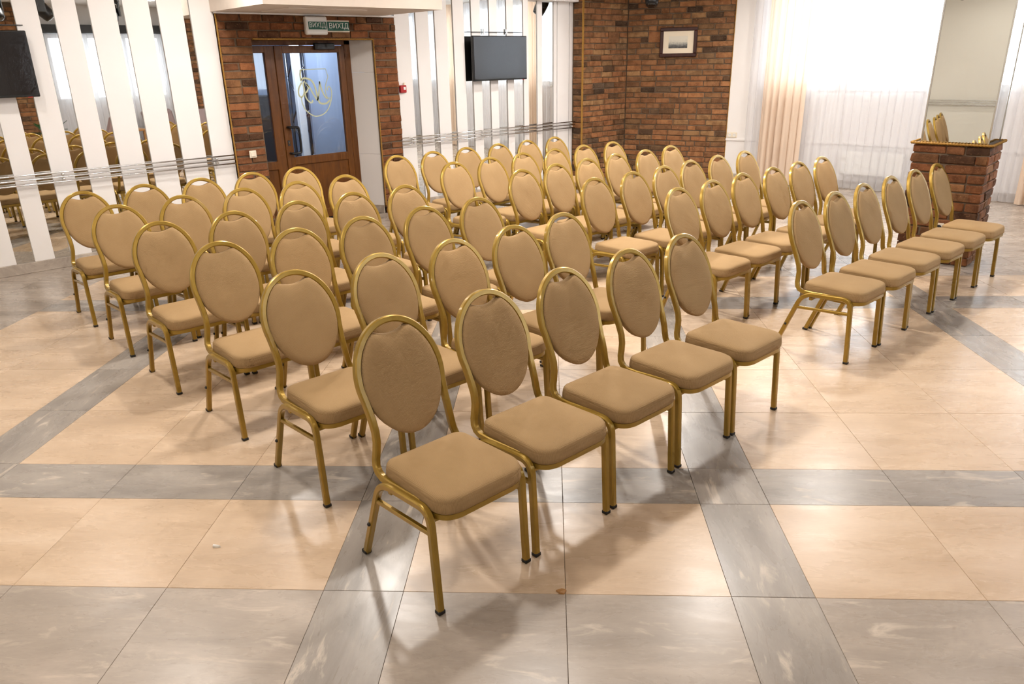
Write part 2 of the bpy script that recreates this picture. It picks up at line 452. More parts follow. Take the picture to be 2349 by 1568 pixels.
# ---------------- long mirror wall (left)
WX = -6.1
PANELS_L = [(.29, .46), (.60, .79), (.915, 1.11), (1.215, 1.45), (1.52, 1.76), (1.835, 2.08), (2.15, 2.385)]
PANELS_T = [(4.615, 4.836), (4.934, 5.132), (5.229, 5.426), (5.527, 5.707), (5.836, 5.991), (6.149, 6.289), (6.463, 6.588), (6.779, 6.876), (7.052, 7.152), (7.391, 7.455), (7.468, 7.715), (7.728, 7.79)]
def strip_wall(wall, panels, y0, y1, ztop):
    for i, (a, b) in enumerate(panels):
        obj('white_panel', MB().box(WX-.02, WX, a, b, .1, ztop, .002), PANEL, wall)
    edges = [y0]+[e for p in panels for e in p]+[y1]
    for i in range(0, len(edges), 2):
        if edges[i+1]-edges[i] > .01:
            obj('mirror_strip', MB().box(WX-.022, WX-.014, edges[i]-.004, edges[i+1]+.004, .1, ztop), MIRROR, wall)
    obj('baseboard', MB().box(WX-.02, WX+.014, y0, y1, 0, .1, .003), MARBLE, wall)
wl = struct(obj('wall_left', MB().box(-6.3, WX-.02, -3.5, 2.39, 0, CEIL), WHITE))
more = []
x = .29
while x > -3.2:
    x -= .155; more.append((x-.175, x)); x -= .175
strip_wall(wl, sorted(more)+PANELS_L, -3.5, 2.385, CEIL)
wt = struct(obj('wall_left_far', MB().box(-6.3, WX-.02, 4.6, 8.9, 0, CEIL), WHITE))
strip_wall(wt, PANELS_T, 4.6, 7.8, CEIL)
obj('cornice', MB().box(WX-.02, -5.98, 6.86, 7.79, 2.598, 2.7, .004), PANEL, wt)
# three-bar chrome hand rails
def bar_rail(label, y0, y1, clips, ax='y', x=WX, name='wall_rail', fn=None):
    t = thing(name, label, 'rail', (x, y0, .87) if fn is None else (0, 0, 0))
    for z in (.914, .870, .826):
        if fn is None: pts = [(.055, 0, z-.87), (.055, (y1-y0)*.5, z-.87), (.055, y1-y0, z-.87)]
        else: pts = fn(z)
        obj('bar', MB().sweep(pts, circ(.0075, 10)), CHROME, t)
    if fn is None:
        for cy_ in clips:
            for z in (.892, .848):
                b = obj('bracket', MB().sweep([(0, cy_-y0, z-.87), (.052, cy_-y0, z-.87)], circ(.006, 8), up=(0, 0, 1)), CHROME, t)
                obj('knob', MB().lathe([(.004, -.012), (.013, -.008), (.0155, 0), (.013, .008), (.004, .012)], 12, (.055, cy_-y0, z-.87)), CHROME, b)
    return t
bar_rail('three-bar chrome rail across the striped mirror wall left of the door', -3.4, 2.37, [-2.6, -.9, .68, 2.17])
bar_rail('three-bar chrome rail on the striped wall below the right television', 4.57, 7.83, [4.75, 5.95, 6.8, 7.74])

# ---------------- brick portal with the door
wp = struct(obj('wall_portal', MB().box(-6.3, -6.075, 2.4, 2.748, 0, 2.09).box(-6.3, -6.075, 4.256, 4.59, 0, 2.09).box(-6.3, -6.0745, 2.401, 4.589, 2.0905, 2.34), MORTAR))
brick_face(wp, (-6.06, 2.392), (-6.06, 2.745), (1, 0, 0), -.014, 26, BRICKD, .11, halves=[1, 2, 2, 1, 2, 1], seed=3, ends=.012)
brick_face(wp, (-6.06, 4.262), (-6.06, 4.6), (1, 0, 0), -.014, 26, BRICKD, .11, halves=[2, 1], seed=5, ends=.016)
brick_face(wp, (-6.06, 2.392), (-6.06, 4.6), (1, 0, 0), 2.097, 3, BRICKD, .11, seed=8)
obj('crown_strip', MB().box(-6.1, -6.045, 2.385, 4.61, 2.335, 2.352, .003), PANEL, wp)
rope('rope_trim', [(-6.058, 2.388, .0), (-6.058, 2.388, 2.335)], .0085, wp)
rope('rope_trim', [(-6.045, 2.75, 2.09), (-6.045, 4.262, 2.09)], .0105, wp)
rope('rope_trim', [(-6.045, 4.258, .1), (-6.045, 4.258, 2.09)], .0085, wp)
struct(obj('wall_portal_upper', MB().box(-6.3, -6.12, 2.39, 4.6, 2.34, CEIL), WHITE))
# splayed white reveal panels on the right of the door
for (z0, z1) in ((.1, .745), (.747, 1.72), (1.722, 2.085)):
    obj('reveal_panel', MB().add([(-6.08, 4.254, z0), (-6.08, 4.254, z1), (-6.37, 4.115, z1), (-6.37, 4.115, z0), (-6.08, 4.29, z0), (-6.08, 4.29, z1), (-6.37, 4.16, z1), (-6.37, 4.16, z0)],
        [(0, 1, 2, 3), (7, 6, 5, 4), (0, 4, 5, 1), (3, 2, 6, 7), (1, 5, 6, 2), (0, 3, 7, 4)]), PANEL, wp)
obj('baseboard', MB().add([(-6.075, 4.243, 0), (-6.075, 4.243, .1), (-6.37, 4.10, .1), (-6.37, 4.10, 0), (-6.075, 4.30, 0), (-6.075, 4.30, .1), (-6.37, 4.15, .1), (-6.37, 4.15, 0)],
        [(0, 1, 2, 3), (7, 6, 5, 4), (0, 4, 5, 1), (3, 2, 6, 7), (1, 5, 6, 2), (0, 3, 7, 4)]), MARBLE, wp)
obj('reveal_panel', MB().box(-6.37, -6.29, 2.72, 2.744, 0, 2.085), WOOD, wp)
obj('reveal_panel', MB().box(-6.37, -6.07, 2.72, 4.27, 2.086, 2.11), WOOD, wp)
# soffit over the door
struct(obj('ceiling_soffit', MB().box(-6.12, -4.87, 2.36, 4.42, 2.352, CEIL-.002), SOFFM))
obj('access_panel', MB().box(-5.75, -5.15, 2.75, 3.65, 2.340, 2.3525, .002), SOFFM, bpy.data.objects['ceiling_soffit'])

# door
DX = -6.40
door = struct(link('door_1', None, None, (DX, 2.745, 0)))
def dbox(y0, y1, z0, z1, x0=0.0, x1=.05, c=.006): return MB().box(x0, x1, y0-2.745, y1-2.745, z0, z1, c)
obj('jamb', dbox(4.03, 4.115, 0, 2.085, -.02, .045), WOOD, door)
obj('jamb', dbox(2.745, 2.79, 0, 2.085, -.02, .045), WOOD, door)
obj('head', dbox(2.745, 4.115, 2.035, 2.09, -.02, .045), WOOD, door)
leaf = obj('door_leaf', dbox(3.125, 3.225, .01, 2.03).add(*(lambda m: (m.v, m.f))(dbox(3.95, 4.03, .01, 2.03))).add(*(lambda m: (m.v, m.f))(dbox(3.22, 3.955, 1.95, 2.03))).add(*(lambda m: (m.v, m.f))(dbox(3.22, 3.955, .69, .785))).add(*(lambda m: (m.v, m.f))(dbox(3.22, 3.955, .01, .12))), WOOD, door)
obj('lower_panel', dbox(3.215, 3.96, .11, .70, .008, .032), WOOD, leaf)
obj('glass_pane', dbox(3.215, 3.96, .775, 1.96, .020, .028, 0), DOORGL, leaf)
side = obj('side_leaf', dbox(2.79, 2.84, .01, 2.03).add(*(lambda m: (m.v, m.f))(dbox(3.0, 3.12, .01, 2.03))).add(*(lambda m: (m.v, m.f))(dbox(2.83, 3.01, 1.955, 2.03))).add(*(lambda m: (m.v, m.f))(dbox(2.83, 3.01, .66, .755))).add(*(lambda m: (m.v, m.f))(dbox(2.83, 3.01, .01, .12))), WOOD, door)
obj('lower_panel', dbox(2.83, 3.01, .11, .67, .008, .032), WOOD, side)
obj('glass_pane', dbox(2.83, 3.01, .745, 1.965, .020, .028, 0), DOORGL, side)
h = [(0.045, 3.175, 1.135), (.09, 3.175, 1.135), (.11, 3.20, 1.135), (.115, 3.265, 1.13), (.115, 3.285, 1.10), (.115, 3.285, .87), (.115, 3.265, .84), (.11, 3.20, .835), (.09, 3.175, .835), (.045, 3.175, .835)]
obj('pull_handle', MB().sweep([(a, b-2.745, c) for a, b, c in spline([Vector(p) for p in h], 4)], circ(.014, 10)), BLACK, leaf, label='black pull handle')
obj('lock_plate', dbox(3.155, 3.187, .92, .985, .0495, .056), DARKG, leaf)
lcy = obj('lock_cylinder', MB().lathe([(.009, 0), (.009, .006)], 12, (0, 0, 0)), CHROME, leaf, loc=(.056, 3.171-2.745, .955))
lcy.rotation_euler = (0, math.pi/2, 0)
obj('door_closer', dbox(3.62, 3.88, 1.985, 2.055, .05, .10), BLACK, door)
MONO = [[(3.437, 1.767), (3.764, 1.771), (3.788, 1.68), (3.756, 1.614), (3.739, 1.562), (3.736, 1.49), (3.761, 1.435), (3.793, 1.443)], [(3.407, 1.46), (3.413, 1.389), (3.453, 1.307), (3.528, 1.249), (3.589, 1.235), (3.675, 1.254), (3.745, 1.309), (3.793, 1.397), (3.814, 1.478), (3.81, 1.541), (3.787, 1.567), (3.762, 1.552), (3.766, 1.525)], [(3.437, 1.767), (3.425, 1.712), (3.428, 1.655)], [(3.424, 1.64), (3.452, 1.667), (3.49, 1.671), (3.558, 1.647), (3.596, 1.584), (3.616, 1.495), (3.631, 1.405), (3.669, 1.376), (3.733, 1.378), (3.785, 1.416)], [(3.434, 1.625), (3.391, 1.566), (3.378, 1.505), (3.398, 1.465), (3.434, 1.476), (3.457, 1.537), (3.451, 1.607), (3.471, 1.641)], [(3.487, 1.606), (3.512, 1.57), (3.492, 1.527), (3.463, 1.502), (3.471, 1.448), (3.516, 1.397), (3.548, 1.405), (3.545, 1.423)], [(3.479, 1.624), (3.528, 1.569), (3.569, 1.488), (3.616, 1.415)], [(3.614, 1.412), (3.642, 1.494), (3.669, 1.632)], [(3.667, 1.628), (3.688, 1.528), (3.721, 1.455), (3.755, 1.431)]]
MONOM = simple('pale_gold_transfer', s(206, 210, 172), .4)
mm = MB()
for i, st in enumerate(MONO):
    first = i == 0
    pts = ([Vector((.029, a-2.745, b)) for a, b in st[:3]]+spline([(.029, a-2.745, b) for a, b in st[2:]], 6)[1:]) if first else spline([(.029, a-2.745, b) for a, b in st], 6)
    wd = .0045 if first else (.006 if i == 1 else (.0105 if i in (2, 3) else .009))
    mm.sweep(pts, [(.0012, -wd), (.0012, wd), (-.0012, wd), (-.0012, -wd)], up=(1, 0, 0), smooth=False)
obj('monogram', mm, MONOM, leaf, label='pale gold W and B monogram in a shield outline')

# ---------------- lobby behind the door
LBLUE = simple('blue_grey_lobby_wall', s(168, 182, 206), .7, var=.03)
LDARK = simple('dark_lobby_floor', s(70, 66, 64), .5)
struct(obj('wall_lobby', MB().box(-9.3, -9.2, 1.2, 7.4, 0, 2.8).box(-9.2, -6.5, 7.3, 7.4, 0, 2.8).box(-9.2, -6.32, 1.2, 1.3, 0, 2.8).box(-6.5, -6.32, 4.3, 7.4, 0, 2.8).box(-6.5, -6.32, 1.3, 2.72, 0, 2.8).box(-6.5, -6.42, 2.72, 4.3, 2.1, 2.8), LBLUE))
struct(obj('floor_lobby', MB().box(-9.2, -6.42, 1.3, 7.3, -.1, 0), LDARK))
struct(obj('ceiling_lobby', MB().box(-9.2, -6.3, 1.3, 7.3, 2.8, 2.9), CEILM))
pt = MB().box(-7.46, -7.40, 4.06, 5.8, 0, 2.3, .004)
tag(obj('display_panel', pt, simple('pale_blue_board', s(186, 196, 214), .6)), 'pale blue-grey display board behind the door glass', 'panel')
t = thing('lighting_truss', 'aluminium truss tower standing behind the glass door', 'truss', (-8.1, 4.12, 0))
for (x, y) in ((0, 0), (.26, 0), (0, .26), (.26, .26)): obj('chord', MB().sweep([(x, y, 0), (x, y, 2.6)], circ(.022, 8), up=(1, 0, 0)), STEEL, t)
for k in range(8):
    z = .15+k*.3
    for (p, q) in (((.26, 0), (.26, .26)), ((0, 0), (.26, 0))):
        a, b = (p, q) if k % 2 else (q, p)
        obj('lattice', MB().sweep([(*a, z), (*b, z+.3)], circ(.011, 6), up=(1, 0, 0)), STEEL, t)
obj('base_plate', MB().box(-.1, .36, -.1, .36, 0, .02, .003), DARKG, t)
t = thing('lobby_cabinet', 'dark low cabinet seen through the narrow door pane', 'cabinet', (-8.95, 3.9, 0))
obj('body', MB().box(-.22, .2, -.55, .45, 0, 1.4, .01), DARKG, t)
for k in (-.3, .2): obj('door', MB().box(.2, .222, k-.24, k+.24, .06, 1.36, .005), DARKG, t)
tag(obj('lobby_post', MB().box(-7.36, -7.28, 3.82, 3.92, 0, 2.8, .005), PANEL), 'narrow white post seen through the door glass', 'post')
t = thing('lobby_armchair', 'dark armchair low behind the glass door', 'armchair', (-6.9, 4.75, 0), math.pi*.5)
obj('seat', MB().box(-.3, .3, -.3, .3, .2, .42, .04), DARKG, t); obj('backrest', MB().box(-.32, -.2, -.3, .3, .4, .86, .04), DARKG, t)
for sgn in (-1, 1):
    obj('arm', MB().sweep(rounded([(-.2, sgn*.33, .1), (-.2, sgn*.33, .62), (.3, sgn*.33, .66), (.3, sgn*.33, .05)], .12), circ(.018, 8), up=(0, 1, 0)), CHROME, t)
for (x, y) in ((-.25, -.25), (.25, -.25), (-.25, .25), (.25, .25)): obj('leg', MB().sweep([(x, y, 0), (x, y, .22)], circ(.02, 8), up=(1, 0, 0)), BLACK, t)
def area_light(name, loc, size, power, col, rot=(0, 0, 0), parent=None, shape='DISK', sy=None):
    d = bpy.data.lights.new(name, 'AREA'); d.shape = shape; d.size = size
    if sy: d.size_y = sy
    d.energy = power; d.color = col; o = link(name, d, parent, loc); o.rotation_euler = rot; return o
t = thing('lobby_ceiling_light', 'cool white square lobby ceiling light behind the door', 'lamp', (-6.95, 3.5, 2.79))
obj('frame', MB().box(-.3, .3, -.3, .3, -.03, .005, .004), WPLAST, t); obj('diffuser', MB().box(-.27, .27, -.27, .27, -.036, -.029), emit_mat('cool_diffuser', (.8, .9, 1, 1), 4.0), t)
area_light('lobby_lamp', (0, 0, -.04), .5, 75, (.76, .86, 1.0), (0, 0, 0), t, 'SQUARE')

# ---------------- brick niche (far left corner)
N0, N1, N2, N3 = (-6.1, 7.8), (-5.9, 7.8), (-5.9, 8.83), (-4.39, 9.45)
fd = (Vector(N3)-Vector(N2)).normalized(); fn_ = Vector((fd.y, -fd.x))
wn = struct(obj('wall_niche_side', MB().box(-6.28, -5.915, 7.815, 8.95, 0, CEIL), MORTAR))
brick_face(wn, N0, N1, (0, -1, 0), 0, 36, BRICK, .1, L=.2, halves=[1], seed=21, ends=.014)
brick_face(wn, N1, N2, (1, 0, 0), 0, 36, BRICK, .1, blocks=[(.58, .84, 25)], seed=22)
for dy in (-.016, .006): rope('rope_trim', [(-5.885, 7.786+dy+.004, .0), (-5.885, 7.786+dy+.004, CEIL)], .0085, wn)
q0, q1 = Vector(N2)-fn_*.015, Vector(N3)-fn_*.015
def slab(p, q, n, th, z0, z1):
    p, q, n = Vector(p), Vector(q), Vector(n); a, b = p-n*th, q-n*th
    return [(p.x, p.y, z0), (q.x, q.y, z0), (b.x, b.y, z0), (a.x, a.y, z0), (p.x, p.y, z1), (q.x, q.y, z1), (b.x, b.y, z1), (a.x, a.y, z1)], [(0, 1, 5, 4), (1, 2, 6, 5), (2, 3, 7, 6), (3, 0, 4, 7), (4, 5, 6, 7), (3, 2, 1, 0)]
wb = struct(obj('wall_niche_back', MB().add(*slab(q0, q1, fn_, .2, 0, CEIL)), MORTAR))
brick_face(wb, N2, N3, fn_, 0, 36, BRICK, .1, blocks=[(.88, 1.15, 12), (.33, .56, 25)], seed=23)
rope('rope_trim', [(N3[0]+fn_.x*.006, N3[1]+fn_.y*.006, 0), (N3[0]+fn_.x*.006, N3[1]+fn_.y*.006, CEIL)], .006, wb)

# ---------------- window wall (far) with three straight runs, wall opposite and wall behind
def run_wall(name, p, q, opens, th, z0, z1, sill, top, mat):
    p, q = Vector(p), Vector(q); d = (q-p); L = d.length; d.normalize(); n = Vector((d.y, -d.x))
    mb = MB(); cur = 0.0
    for a, b in opens+[(L, L)]:
        if a > cur+1e-3: mb.add(*slab(p+d*cur, p+d*a, n, th, z0, z1))
        if b > a:
            mb.add(*slab(p+d*a, p+d*b, n, th, z0, sill)); mb.add(*slab(p+d*a, p+d*b, n, th, top, z1))
        cur = b
    wobj = struct(obj(name, mb, mat)); return wobj, p, d, n
WN = [0]
def window(p, d, n, a, b, z0, z1, sashes):
    WN[0] += 1
    rz = math.atan2(d.y, d.x); base = p+d*a-n*.12
    o = struct(link('window_%d' % WN[0], None, None, (base.x, base.y, z0), rz)); W_, H_ = b-a, z1-z0
    def fr(x0, x1, zz0, zz1): return MB().box(x0, x1, -.03, .03, zz0, zz1, .004)
    obj('window_frame', fr(0, W_, 0, .06).add(*(lambda m: (m.v, m.f))(fr(0, W_, H_-.06, H_))).add(*(lambda m: (m.v, m.f))(fr(0, .06, .05, H_-.05))).add(*(lambda m: (m.v, m.f))(fr(W_-.06, W_, .05, H_-.05))), WPLAST, o)
    for k in range(1, sashes): obj('mullion', fr(W_*k/sashes-.04, W_*k/sashes+.04, .05, H_-.05), WPLAST, o)
    for k in range(sashes): obj('pane', MB().box(W_*k/sashes+.03, W_*(k+1)/sashes-.03, -.004, .004, .05, H_-.05), PANE, o)
    obj('window_sill', MB().box(-.03, W_+.03, -.14, -.01, -.03, -.002, .004), WPLAST, o)
SILL, WTOP = 1.36, 2.9
S1 = ((-4.39, 9.45), (-2.85, 9.9)); S2 = ((-2.85, 9.9), (-.6, 10.2)); S3 = ((-.6, 10.2), (3.5, 10.25))
for nm, S_, ops in (('wall_window', S1, [(.5, 1.56)]), ('wall_window_middle', S2, [(.06, 2.2)]), ('wall_window_right', S3, [(.1, 1.9), (2.0, 3.7)])):
    wo, p, d, n = run_wall(nm, S_[0], S_[1], ops, .25, 0, CEIL, SILL, WTOP, WHITE)
    for a, b in ops: window(p, d, n, a, b, SILL, WTOP, 2 if b-a > 1.2 else 1)
    L = (Vector(S_[1])-Vector(S_[0])).length
    obj('baseboard', MB().add(*slab(p+n*.014, p+d*L+n*.014, n, .03, 0, .1)), MARBLE, wo)
    obj('chair_rail', MB().add(*slab(p+n*.016, p+d*L+n*.016, n, .03, .598, .628)), PANEL, wo)
OPPX = 3.4
p, q = (OPPX, 10.25), (OPPX, -3.5)
ops = [(1.2, 3.9), (5.2, 7.4)]
wo, p, d, n = run_wall('wall_right', p, q, ops, .25, 0, CEIL, 1.2, 2.46, WHITE)
for a, b in ops: window(p, d, n, a, b, 1.2, 2.46, 3)
obj('baseboard', MB().add(*slab(p+n*.014, p+d*13.75+n*.014, n, .03, 0, .1)), MARBLE, wo)
for (y0, y1) in ((6.0, 9.6), (2.65, 5.35)):
    tag(obj('curtain_pelmet', MB().box(3.16, 3.39, y0, y1, 2.48, 2.64, .004), BLACK), 'black curtain pelmet over the sheer, mirrored in the wall strips %s' % ('far end' if y0 > 5 else 'near end'), 'pelmet')
wbk = struct(obj('wall_back', MB().box(-6.3, 3.65, -3.75, -3.5, 0, CEIL), CREAM))
bar_rail('', 0, 0, [], name='wall_rail', fn=lambda z: [(-5.9, -3.44, z), (-1, -3.44, z), (3.2, -3.44, z)])
r3 = [o for o in bpy.data.objects if o.name.startswith('wall_rail') and o.parent is None][-1]; r3['label'] = 'three-bar rail on the cream wall reflected in the column mirror'

# ---------------- curtains
def path_xy(xs):
    for i in range(len(WALLP)-1):
        a, b = WALLP[i], WALLP[i+1]
        if a[0] <= xs <= b[0] or i == len(WALLP)-2: return a[1]+(b[1]-a[1])*(xs-a[0])/(b[0]-a[0])
def curtain(name, x0, x1, off, amp, wl_, mat, label, group, z0=.015, z1=2.97, seed=0, per=7, flat=None):
    rr = random.Random(seed); n = int((x1-x0)/wl_*per*2); vs, fs = [], []
    rows_ = [0, .25, .6, 1]; ph = 0; offs = []
    for i in range(n+1):
        ph += math.pi/per*rr.uniform(.55, 1.5); offs.append((math.sin(ph)*amp*(.75+.35*math.sin(ph*.23+seed))+amp*.25*math.sin(ph*2.1), math.cos(ph)*wl_*.16))
    for t in rows_:
        for i in range(n+1):
            xx = x0+(x1-x0)*i/n; k = .8+.35*(1-t)
            o_, sx = offs[i]
            if flat: X, Y = flat-off+o_*k, xx+sx*k
            else: X, Y = xx+sx*k, path_xy(xx)-off+o_*k
            vs.append((X, Y, z0+(z1-z0)*t))
    for r_ in range(len(rows_)-1):
        for i in range(n): fs.append((r_*(n+1)+i, r_*(n+1)+i+1, (r_+1)*(n+1)+i+1, (r_+1)*(n+1)+i))
    me = MB().add(vs, fs, True).mesh(name, mat); return tag(link(name, me), label, 'curtain', group)
curtain('sheer_curtain', -4.05, -.42, .17, .022, .11, SHEER, 'long white sheer curtain hanging between the two peach drapes', 'sheer curtains', seed=2)
curtain('sheer_curtain', .06, 3.25, .17, .022, .11, SHEER, 'white sheer curtain right of the far peach drape beyond the column', 'sheer curtains', seed=3)
curtain('drape', -3.80, -3.22, .26, .036, .1, DRAPE, 'peach drape gathered beside the bright window, left of the column', 'peach drapes', seed=4)
curtain('drape', -.52, .02, .26, .036, .1, DRAPE, 'pale peach drape at the right edge, beyond the brick column', 'peach drapes', seed=5)
curtain('sheer_curtain', 6.0, 9.6, .2, .022, .11, SHEER, 'white sheer on the opposite wall, far end, mirrored in the wall strips', 'sheer curtains', z1=2.47, seed=6, flat=OPPX)
curtain('sheer_curtain', 2.65, 5.35, .2, .022, .11, SHEER, 'white sheer on the opposite wall between brick pillars, mirrored in strips', 'sheer curtains', z1=2.47, seed=7, flat=OPPX)

# ---------------- brick column with mirror shaft
CX0, CX1, CY0, CY1, CH = -.53, .08, 6.36, 6.9, 1.066
cl = thing('brick_column', 'square column with brick base and tall mirrored shaft at the right', 'column', (-.225, 6.63, 0), math.radians(6))
CX0, CX1, CY0, CY1 = -.305, .305, -.27, .27
core = obj('core', MB().box(CX0+.015, CX1-.015, CY0+.015, CY1-.015, 0, CH-.006), MORTAR, cl)
for (a, b, nn, sd) in (((CX0, CY0), (CX1, CY0), (0, -1), 31), ((CX1, CY0), (CX1, CY1), (1, 0), 32), ((CX1, CY1), (CX0, CY1), (0, 1), 33), ((CX0, CY1), (CX0, CY0), (-1, 0), 34)):
    brick_face(cl, a, b, nn, 0, 13, BRICKD, .1, L=.27, seed=sd, ends=.016)
obj('ledge', MB().box(CX0-.002, CX1+.002, CY0-.002, CY1+.002, CH-.012, CH, .003), MORTAR, cl)
g = .012; rope('rope_trim', [(CX0-g, CY0-g, CH), (CX1+g, CY0-g, CH), (CX1+g, CY1+g, CH), (CX0-g, CY1+g, CH), (CX0-g, CY0-g, CH)], .011, cl)
mi = .055
for (x0, x1, y0, y1) in ((CX0+mi, CX1-mi+.025, CY0+.03, CY0+.036), (CX1-.036, CX1-.03, CY0+.03, CY1-.03), (CX0+mi, CX1-.03, CY1-.036, CY1-.03), (CX0+mi, CX0+mi+.006, CY0+.03, CY1-.03)):
    obj('mirror_panel', MB().box(x0, x1, y0, y1, CH, CEIL-.002), MIRROR, cl)
for (x, y) in ((CX0+mi, CY0+.03), (CX1-.03, CY0+.03), (CX1-.03, CY1-.03), (CX0+mi, CY1-.03)):
    obj('corner_strip', MB().box(x-.007, x+.007, y-.007, y+.007, CH, CEIL-.002, .002), CHROME, cl)

# ================================================================== THINGS
# ---------------- chairs
TW, TC = .0132, .0046
prof = rsq(TW, TC)
def chair_parts():
    P_ = {}
    def side_frame(y):
        full = rounded([(-.088, y, 0), (.065, y, .392), (.375, y, .412), (.398, y, 0)], [.075, .06], 7)
        # split into rear and front leg at the middle of the top run
        mid = Vector((.21, y, .392+.02*(.21-.065)/.31))
        i = max(k for k, p in enumerate(full) if p.x < mid.x and p.z > .3)
        return full[:i+1]+[mid], [mid]+full[i+1:]
    for nm, y in (('l', -.210), ('r', .210)):
        rear, front = side_frame(y)
        P_['rear_'+nm] = MB().sweep(rear, prof, up=(0, 1, 0)); P_['front_'+nm] = MB().sweep(front, prof, up=(0, 1, 0))
        P_['st_'+nm] = MB().sweep([(.036, y, .297), (.382, y, .322)], rsq(.009, .003), up=(0, 1, 0))
        P_['rc_'+nm] = MB().box(-.104, -.072, y-.0148, y+.0148, 0, .016, .003)
        P_['fc_'+nm] = MB().box(.3835, .4125, y-.0148, y+.0148, 0, .016, .003)
        P_['bp_'+nm] = MB().lathe([(.008, 0), (.008, .006), (.004, .010)], 10)
    # back frame : both posts and the oval hoop as one bent tube
    zc, hh, hw = .720, .203, .181
    def xz(z): return -.004-.365*(z-.55) if z > .5 else .0143-.6*max(0, z-.5)
    half = []
    for k in range(0, 19):
        a = math.radians(104)*k/18; half.append((hw*math.sin(a), zc+hh*math.cos(a)))
    low = [(.1715, .632), (.1685, .594), (.1680, .556), (.1705, .516), (.1760, .480), (.1820, .452)]
    pts = []
    for (y, z) in half+low: pts.append(Vector((xz(z) if z > .54 else .002+.05*(.516-z), y, z)))
    tail = [Vector((.012, .187, .428)), Vector((.03, .190, .408)), Vector((.06, .192, .398)), Vector((.12, .192, .397)), Vector((.30, .190, .405))]
    R_ = pts+tail
    L_ = [Vector((p.x, -p.y, p.z)) for p in R_[1:]]
    P_['back_frame'] = MB().sweep(list(reversed(L_))+R_, prof, up=(1, 0, 0))
    # backrest cushion
    mb = MB(); zc2, H2, W2 = .712, .204, .1685; seg = 48
    def outline(a):
        y, z = W2*math.sin(a), zc2+H2*math.cos(a)
        if z > zc2 and abs(y) < .084:
            lim = .899-.027*math.cos(math.pi*y/.168)**.8
            z = min(z, lim)
        return y, z
    ring = [outline(2*math.pi*k/seg) for k in range(seg)]
    rs = [(1.0, .0), (1.0, .45), (.965, .72), (.90, .88), (.76, .965), (.5, .995), (.22, 1.0)]
    for sgn, T in ((1, .028), (-1, .023)):
        vs = []
        for (f, h_) in rs:
            for (y, z) in ring:
                zz = zc2-.01+(z-zc2+.01)*f; yy = y*f
                dip = .35*math.exp(-((yy/.055)**2+((zz-.862)/.022)**2)) if f < .99 else 0
                vs.append((xz(max(zz, .51))+sgn*T*(h_-dip*.6), yy, zz))
        c = len(vs); vs.append((xz(zc2)+sgn*T, 0, zc2-.01))
        fs = []
        for i in range(len(rs)-1):
            for k in range(seg):
                l = (k+1) % seg; fs.append((i*seg+k, i*seg+l, (i+1)*seg+l, (i+1)*seg+k))
        b = (len(rs)-1)*seg
        for k in range(seg): fs.append((b+k, b+(k+1) % seg, c))
        mb.add(vs, fs, True)
    P_['backrest'] = mb
    # seat cushion and pan
    def seat_out(ins, n=9):
        x0, x1, w0, w1 = .045+ins, .428-ins, .183-ins, .199-ins
        cs = [(x0, -w0, .05), (x1, -w1, .085), (x1, w1, .085), (x0, w0, .05)]
        out = []
        for i, (x, y, r_) in enumerate(cs):
            r_ = max(.012, r_-ins*.6); a = Vector(cs[i-1][:2]); b = Vector((x, y)); c = Vector(cs[(i+1) % 4][:2])
            s0, s1 = b+(a-b).normalized()*r_, b+(c-b).normalized()*r_
            for k in range(n+1):
                t_ = k/n; out.append((s0*(1-t_)+b*t_)*(1-t_)+(b*(1-t_)+s1*t_)*t_)
        mid = (x0+x1)/2
        return [Vector((p.x+(.012 if p.x > mid else 0)*math.cos(p.y/.2*math.pi/2), p.y)) for p in out]
    rings = [(.012, .396), (.003, .399), (-.003, .408), (-.003, .424), (-.001, .438), (-.0008, .4415), (.0004, .4432), (.0, .4450), (.0018, .4515), (.0055, .4575), (.012, .4618), (.022, .4652), (.036, .4680), (.054, .4704), (.076, .4725), (.102, .4741), (.13, .4752)]
    vs, m = [], len(seat_out(0)); fs = []
    for ins, z in rings:
        for p in seat_out(ins): vs.append((p.x, p.y, z-.004*max(0, (p.x-.3)/.13)**2))
    for i in range(len(rings)-1):
        for k in range(m):
            l = (k+1) % m; fs.append((i*m+k, i*m+l, (i+1)*m+l, (i+1)*m+k))
    c = len(vs); vs.append((.235, 0, .4762))
    for k in range(m): fs.append(((len(rings)-1)*m+k, (len(rings)-1)*m+(k+1) % m, c))
    fs.append(tuple(reversed(range(m))))
    P_['seat'] = MB().add(vs, fs, True)
    mb = MB(); o_ = seat_out(.001); vs = [(p.x, p.y, z) for z in (.376, .3965) for p in o_]
    fs = [(k, (k+1) % m, m+(k+1) % m, m+k) for k in range(m)]+[tuple(reversed(range(m))), tuple(range(m, 2*m))]
    P_['seat_pan'] = mb.add(vs, fs)
    P_['cb_f'] = MB().box(.350, .372, -.205, .205, .356, .377, .003)
    P_['cb_r'] = MB().box(.105, .127, -.205, .205, .356, .377, .003)
    return P_
CP = {k: v for k, v in chair_parts().items()}
NAMES = {'rear_l': 'leg', 'rear_r': 'leg', 'front_l': 'leg', 'front_r': 'leg', 'st_l': 'stretcher', 'st_r': 'stretcher', 'back_frame': 'back_frame', 'backrest': 'backrest', 'seat': 'seat', 'seat_pan': 'seat_pan', 'cb_f': 'crossbar', 'cb_r': 'crossbar'}
CM = {}
for k, v in CP.items():
    mat = FABRICS if k == 'seat' else FABRIC if k == 'backrest' else (RUBBER if k[:2] in ('rc', 'fc', 'bp') else GOLD)
    nm = NAMES.get(k, 'foot_cap' if k[1] == 'c' else 'bumper')
    CM[k] = (nm, recalc(v.mesh(nm, mat)))
    if mat is GOLD: crisp(CM[k][1])
